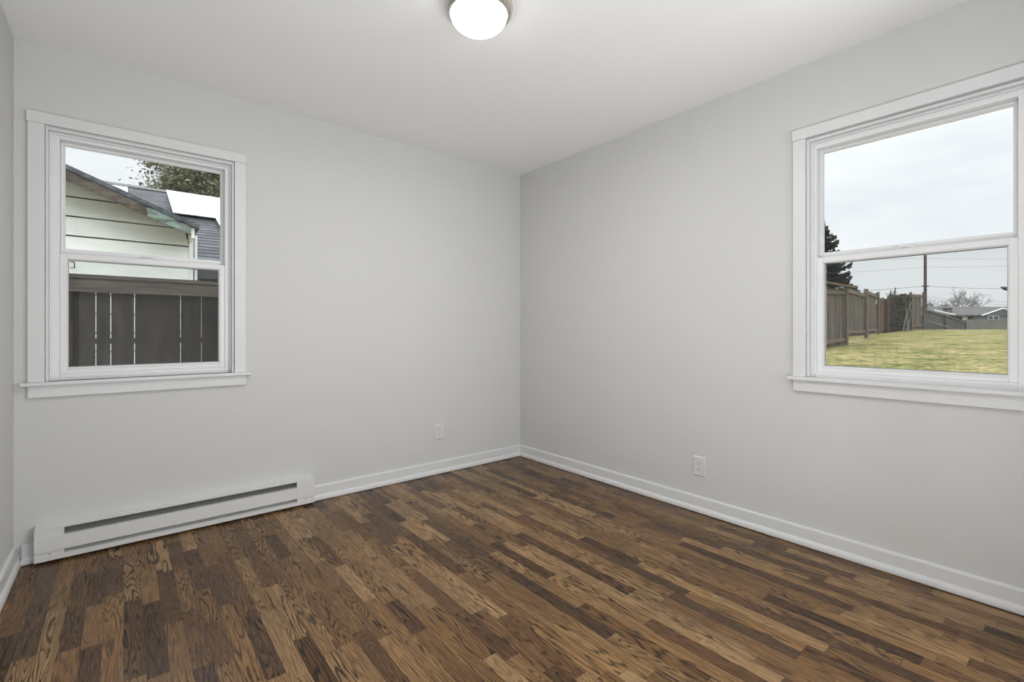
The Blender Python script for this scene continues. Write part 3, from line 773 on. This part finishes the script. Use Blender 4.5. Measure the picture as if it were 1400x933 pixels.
# grey panel fence falling away to the right, behind the pole
fence_run('grey_fence', 'low grey fence sloping down to the right behind the utility pole', [(1261, 421.5, 452.5, 27.5), (1290, 430, 452.5, 31), (1318.5, 440, 452.5, 35)], ('greyfence', 'greyfence'), post_tops=[0, 0, 0], bw=.3)
a, b_ = at(1270, 440, 27), at(1297, 448, 30.5)
tag(obj('metal_pipe', MB().tube([a, b_], .045, 8), 'block', loc=a), 'thin pale rail leaning along the low grey fence', 'rail')
# concrete block wall on the right
a, b_ = at(1319, 437, 36), at(1400, 435.5, 38); c_ = at(1319, 453, 36)
bw_ = MB(); nn = Vector((.2, 0, 0))
v = [bw_.b.verts.new(p) for p in (Vector((a.x, a.y, .6)), Vector((b_.x, b_.y, .6)), b_, a, Vector((a.x + .2, a.y, .6)), Vector((b_.x + .2, b_.y, .6)), b_ + nn, a + nn)]
for f in ((0, 1, 2, 3), (5, 4, 7, 6), (3, 2, 6, 7), (0, 4, 5, 1), (1, 5, 6, 2), (0, 3, 7, 4)): bw_.b.faces.new([v[i] for i in f])
tag(obj('block_wall', bw_, 'block', loc=(a.x, a.y, .6)), 'low grey-brown wall beyond the lawn, right half of the right window view', 'wall')
# flat white marker on wall
# ---- far houses
T = 62
ha = at(1225, 440, T); hd = at(1425, 440, T)
ex = Vector((hd.x - ha.x, hd.y - ha.y, 0)); LH = ex.length; ex.normalize(); ey = Vector((-ex.y, ex.x, 0))
if ey.x < 0: ey = -ey
fh = thing('house', 'long grey-roofed single-storey house beyond the lawn in the right window', 'house', (ha.x, ha.y, .4))
ang = math.atan2(ex.y, ex.x)
FWD = Vector((S, Cc, 0))
def hb_(name, px0, px1, y0, y1, d0, d1, m, parent=fh):
    """box on the far house: extents seen at depth T + d0, reaching back to T + d1"""
    mb = MB(); vs = []
    q = [at(px, py, T + d0) for px, py in ((px0, y1), (px1, y1), (px1, y0), (px0, y0))]
    vs = [mb.b.verts.new(p) for p in q] + [mb.b.verts.new(p + FWD * (d1 - d0)) for p in q]
    for f in ((0, 1, 2, 3), (7, 6, 5, 4), (0, 4, 5, 1), (1, 5, 6, 2), (2, 6, 7, 3), (3, 7, 4, 0)): mb.b.faces.new([vs[i] for i in f])
    return obj(name, mb, m, parent)
hb_('wall', 1225, 1425, 431, 457, .5, 8, 'greywall')
def roof_prism(name, px0, px1, ye, yr, d0, d1, m, th=.2):
    sx = F / T; o = Vector((ha.x, ha.y, 0)); mb = MB(); vs = []
    ze, zr = CAMH + (452 - ye) / sx, CAMH + (452 - yr) / sx * (T + (d0 + d1) / 2) / T
    for s_ in ((px0 - 1225) / sx, (px1 - 1225) / sx):
        for dd, z in ((d0, ze), ((d0 + d1) / 2, zr), (d1, ze), (d1, ze - th), (d0, ze - th)):
            p = o + ex * s_ + ey * dd; vs.append(mb.b.verts.new((p.x, p.y, z)))
    for k in range(5): mb.b.faces.new((vs[k], vs[(k + 1) % 5], vs[5 + (k + 1) % 5], vs[5 + k]))
    mb.b.faces.new(vs[:5][::-1]); mb.b.faces.new(vs[5:]); return obj(name, mb, m, fh)
roof_prism('roof', 1220, 1430, 431, 419.5, 0, 9, 'grey_roof')
hb_('chimney', 1296, 1302, 422, 432, 1.2, 1.9, 'block'); hb_('chimney_cap', 1295.6, 1302.4, 421.2, 422.2, 1.1, 2.0, 'soffit')
for (q0, q1, y0_, y1_, mm) in ((1316, 1323, 432.5, 438, 'white'), (1329, 1335, 432, 437, 'darkglass'), (1352, 1358, 432, 436.5, 'darkglass'), (1359, 1366, 432, 436.5, 'darkglass')):
    o = hb_('window', q0, q1, y0_, y1_, .36 if q0 < 1345 else -1.75, .48 if q0 < 1345 else -1.62, 'white')
    hb_('pane', q0 + .5, q1 - .5, y0_ + .5, y1_ - .5, .30 if q0 < 1345 else -1.80, .35 if q0 < 1345 else -1.76, mm, o)
obj('eave_board', MB().tube([at(1278, 424.5, T - 1), at(1306, 430.5, T - 1)], .07, 6), 'white', fh)
hb_('door', 1336, 1341, 432, 441, .3, .45, 'brick')
hb_('front_wing', 1347, 1392, 431.5, 455, -1.6, .4, 'greywall')
# small front gable, blue-grey with white rake boards
G = [(1345, 431.5), (1398, 431.5), (1371.5, 422.5)]
gm = MB(); A = [gm.b.verts.new(at(px, py, T - 1.7)) for px, py in G]; Bv = [gm.b.verts.new(at(px, py, T - 1.7) + FWD * .2) for px, py in G]
gm.b.faces.new(A); gm.b.faces.new(Bv[::-1])
for k in range(3): gm.b.faces.new((A[k], A[(k + 1) % 3], Bv[(k + 1) % 3], Bv[k]))
obj('gable', gm, 'greywall', fh)
gr_ = MB(); tri = [at(px, py - .5, T - 1.45) for px, py in ((1343.5, 431.5), (1399.5, 431.5), (1371.5, 421.8))]
A = [gr_.b.verts.new(p) for p in tri]; Bv = [gr_.b.verts.new(p + FWD * 4.5) for p in tri]
gr_.b.faces.new(A); gr_.b.faces.new(Bv[::-1])
for k in range(3): gr_.b.faces.new((A[k], A[(k + 1) % 3], Bv[(k + 1) % 3], Bv[k]))
obj('gable_roof', gr_, 'grey_roof', fh)
rk = MB(); rk.tube([at(1342.5, 431.5, T - 1.9), at(1371.5, 421.6, T - 1.9), at(1400, 431.5, T - 1.9)], .07, 6)
obj('rake_board', rk, 'white', fh)

# ---- utility pole and wires
pb = at(1265, 452, 33); pt = at(1264, 346.5, 33)
up = thing('utility_pole', 'tall brown wooden utility pole with short crossarm beyond the fence', 'utility pole', (pb.x, pb.y, gz(pb.x)))
obj('pole', MB().tube([(pb.x, pb.y, gz(pb.x) - .3), (pb.x, pb.y, pt.z)], [.105, .08], 12), 'pole', up)
ca = at(1260.5, 391.5, 32.9); cb2 = at(1269.5, 391.5, 32.9)
obj('crossarm', MB().tube([ca, cb2], .045, 6), 'pole', up)
wires = [((1100, 400), (1264.5, 391.3), (1420, 394), 'upper dark utility wire crossing behind the pole crossarm'),
         ((1100, 352), (1264.5, 353), (1420, 352), 'faint utility wire high above, just below the middle sash rail'),
         ((1100, 374), (1264.5, 365), (1420, 361), 'faint second utility wire high on the pole'),
         ((1264.5, 405), (1330, 411), (1420, 411.3), 'lower thin wire running over the far house roof'),
         ((1264.5, 409), (1330, 414.5), (1420, 415), 'lowest thin wire running just above the far house roof')]
for i, (a, b_, c_, lab) in enumerate(wires):
    P0, P1, P2 = at(*a, 33), at(*b_, 33), at(*c_, 33)
    pts = [P0.lerp(P1, q / 6) - Vector((0, 0, .10 * 4 * (q / 6) * (1 - q / 6))) for q in range(7)] + [P1.lerp(P2, q / 6) - Vector((0, 0, .10 * 4 * (q / 6) * (1 - q / 6))) for q in range(1, 7)]
    tag(obj('utility_wire', MB().tube(pts, .013 if i == 0 else .007, 5), 'wire', loc=P1), lab, 'wire', 'utility wires')
p = at(1376, 394.5, 32.5)
sl = MB().tube([p + Vector((0, .28, .10)), p + Vector((0, .05, .0)), p + Vector((0, -.1, -.08))], [.04, .14, .08], 8)
tag(obj('wire_splice_box', sl, 'blackpl', loc=p), 'small dark box hanging on the wire at the right edge of the glass', 'box')

# ---- leafless trees behind the far house
def bare_tree(px, ytop, depth, spread, label, seed, wide=1.0):
    rnd = random.Random(seed); b0 = at(px, 452, depth); b0.z = .8; top = CAMH + (452 - ytop) / F * depth
    h = top - b0.z; mb = MB()
    t = thing('bare_tree', label, 'tree', b0)
    def grow(p, d, l, r, lv):
        r = max(r, .016)
        e = p + d * l; mid = p.lerp(e, .5) + Vector((rnd.gauss(0, .04), rnd.gauss(0, .04), rnd.gauss(0, .03))) * l
        mb.tube([p, mid, e], [r, r * .85, r * .65], 5 if lv < 3 else 3, cap=False)
        if lv >= 6: return
        for _ in range(3 if lv > 0 else 5):
            nd = (d + Vector((rnd.gauss(0, .55) * spread, rnd.gauss(0, .55) * spread, rnd.gauss(.10, .25)))).normalized()
            grow(e if rnd.random() < .6 else mid, nd, l * rnd.uniform(.62, .82), r * .62, lv + 1)
    grow(b0, Vector((0, 0, 1)), h * .33, h * .021, 0)
    zs_ = sorted(v.co.z for v in mb.b.verts); zt = zs_[int(len(zs_) * .985)]; k = h / (zt - b0.z)
    up_ = [v.co for v in mb.b.verts if v.co.z > b0.z + .5 * (zt - b0.z)]; sx0 = sum(c.x for c in up_) / len(up_) - b0.x; sy0 = sum(c.y for c in up_) / len(up_) - b0.y
    hz_ = sum(c.z for c in up_) / len(up_) - b0.z
    for v in mb.b.verts:
        q_ = (v.co.z - b0.z) / hz_; v.co.x -= sx0 * q_; v.co.y -= sy0 * q_
        v.co.z = b0.z + (v.co.z - b0.z) * k; v.co.x = b0.x + (v.co.x - b0.x) * k * wide; v.co.y = b0.y + (v.co.y - b0.y) * k * wide
    obj('branches', mb, 'greybark', t)
    return t
bare_tree(1321, 397, 95, 1.15, 'large spreading leafless tree behind the far house', 5, .62)
bare_tree(1299, 413, 90, 1.2, 'smaller leafless tree left of the large bare one', 8)
bare_tree(1278, 413, 90, 1.3, 'low leafless treetops just right of the utility pole', 12)
bare_tree(1216, 401, 60, 1.1, 'thin leafless branches above the ivy-covered fence', 15, .6)
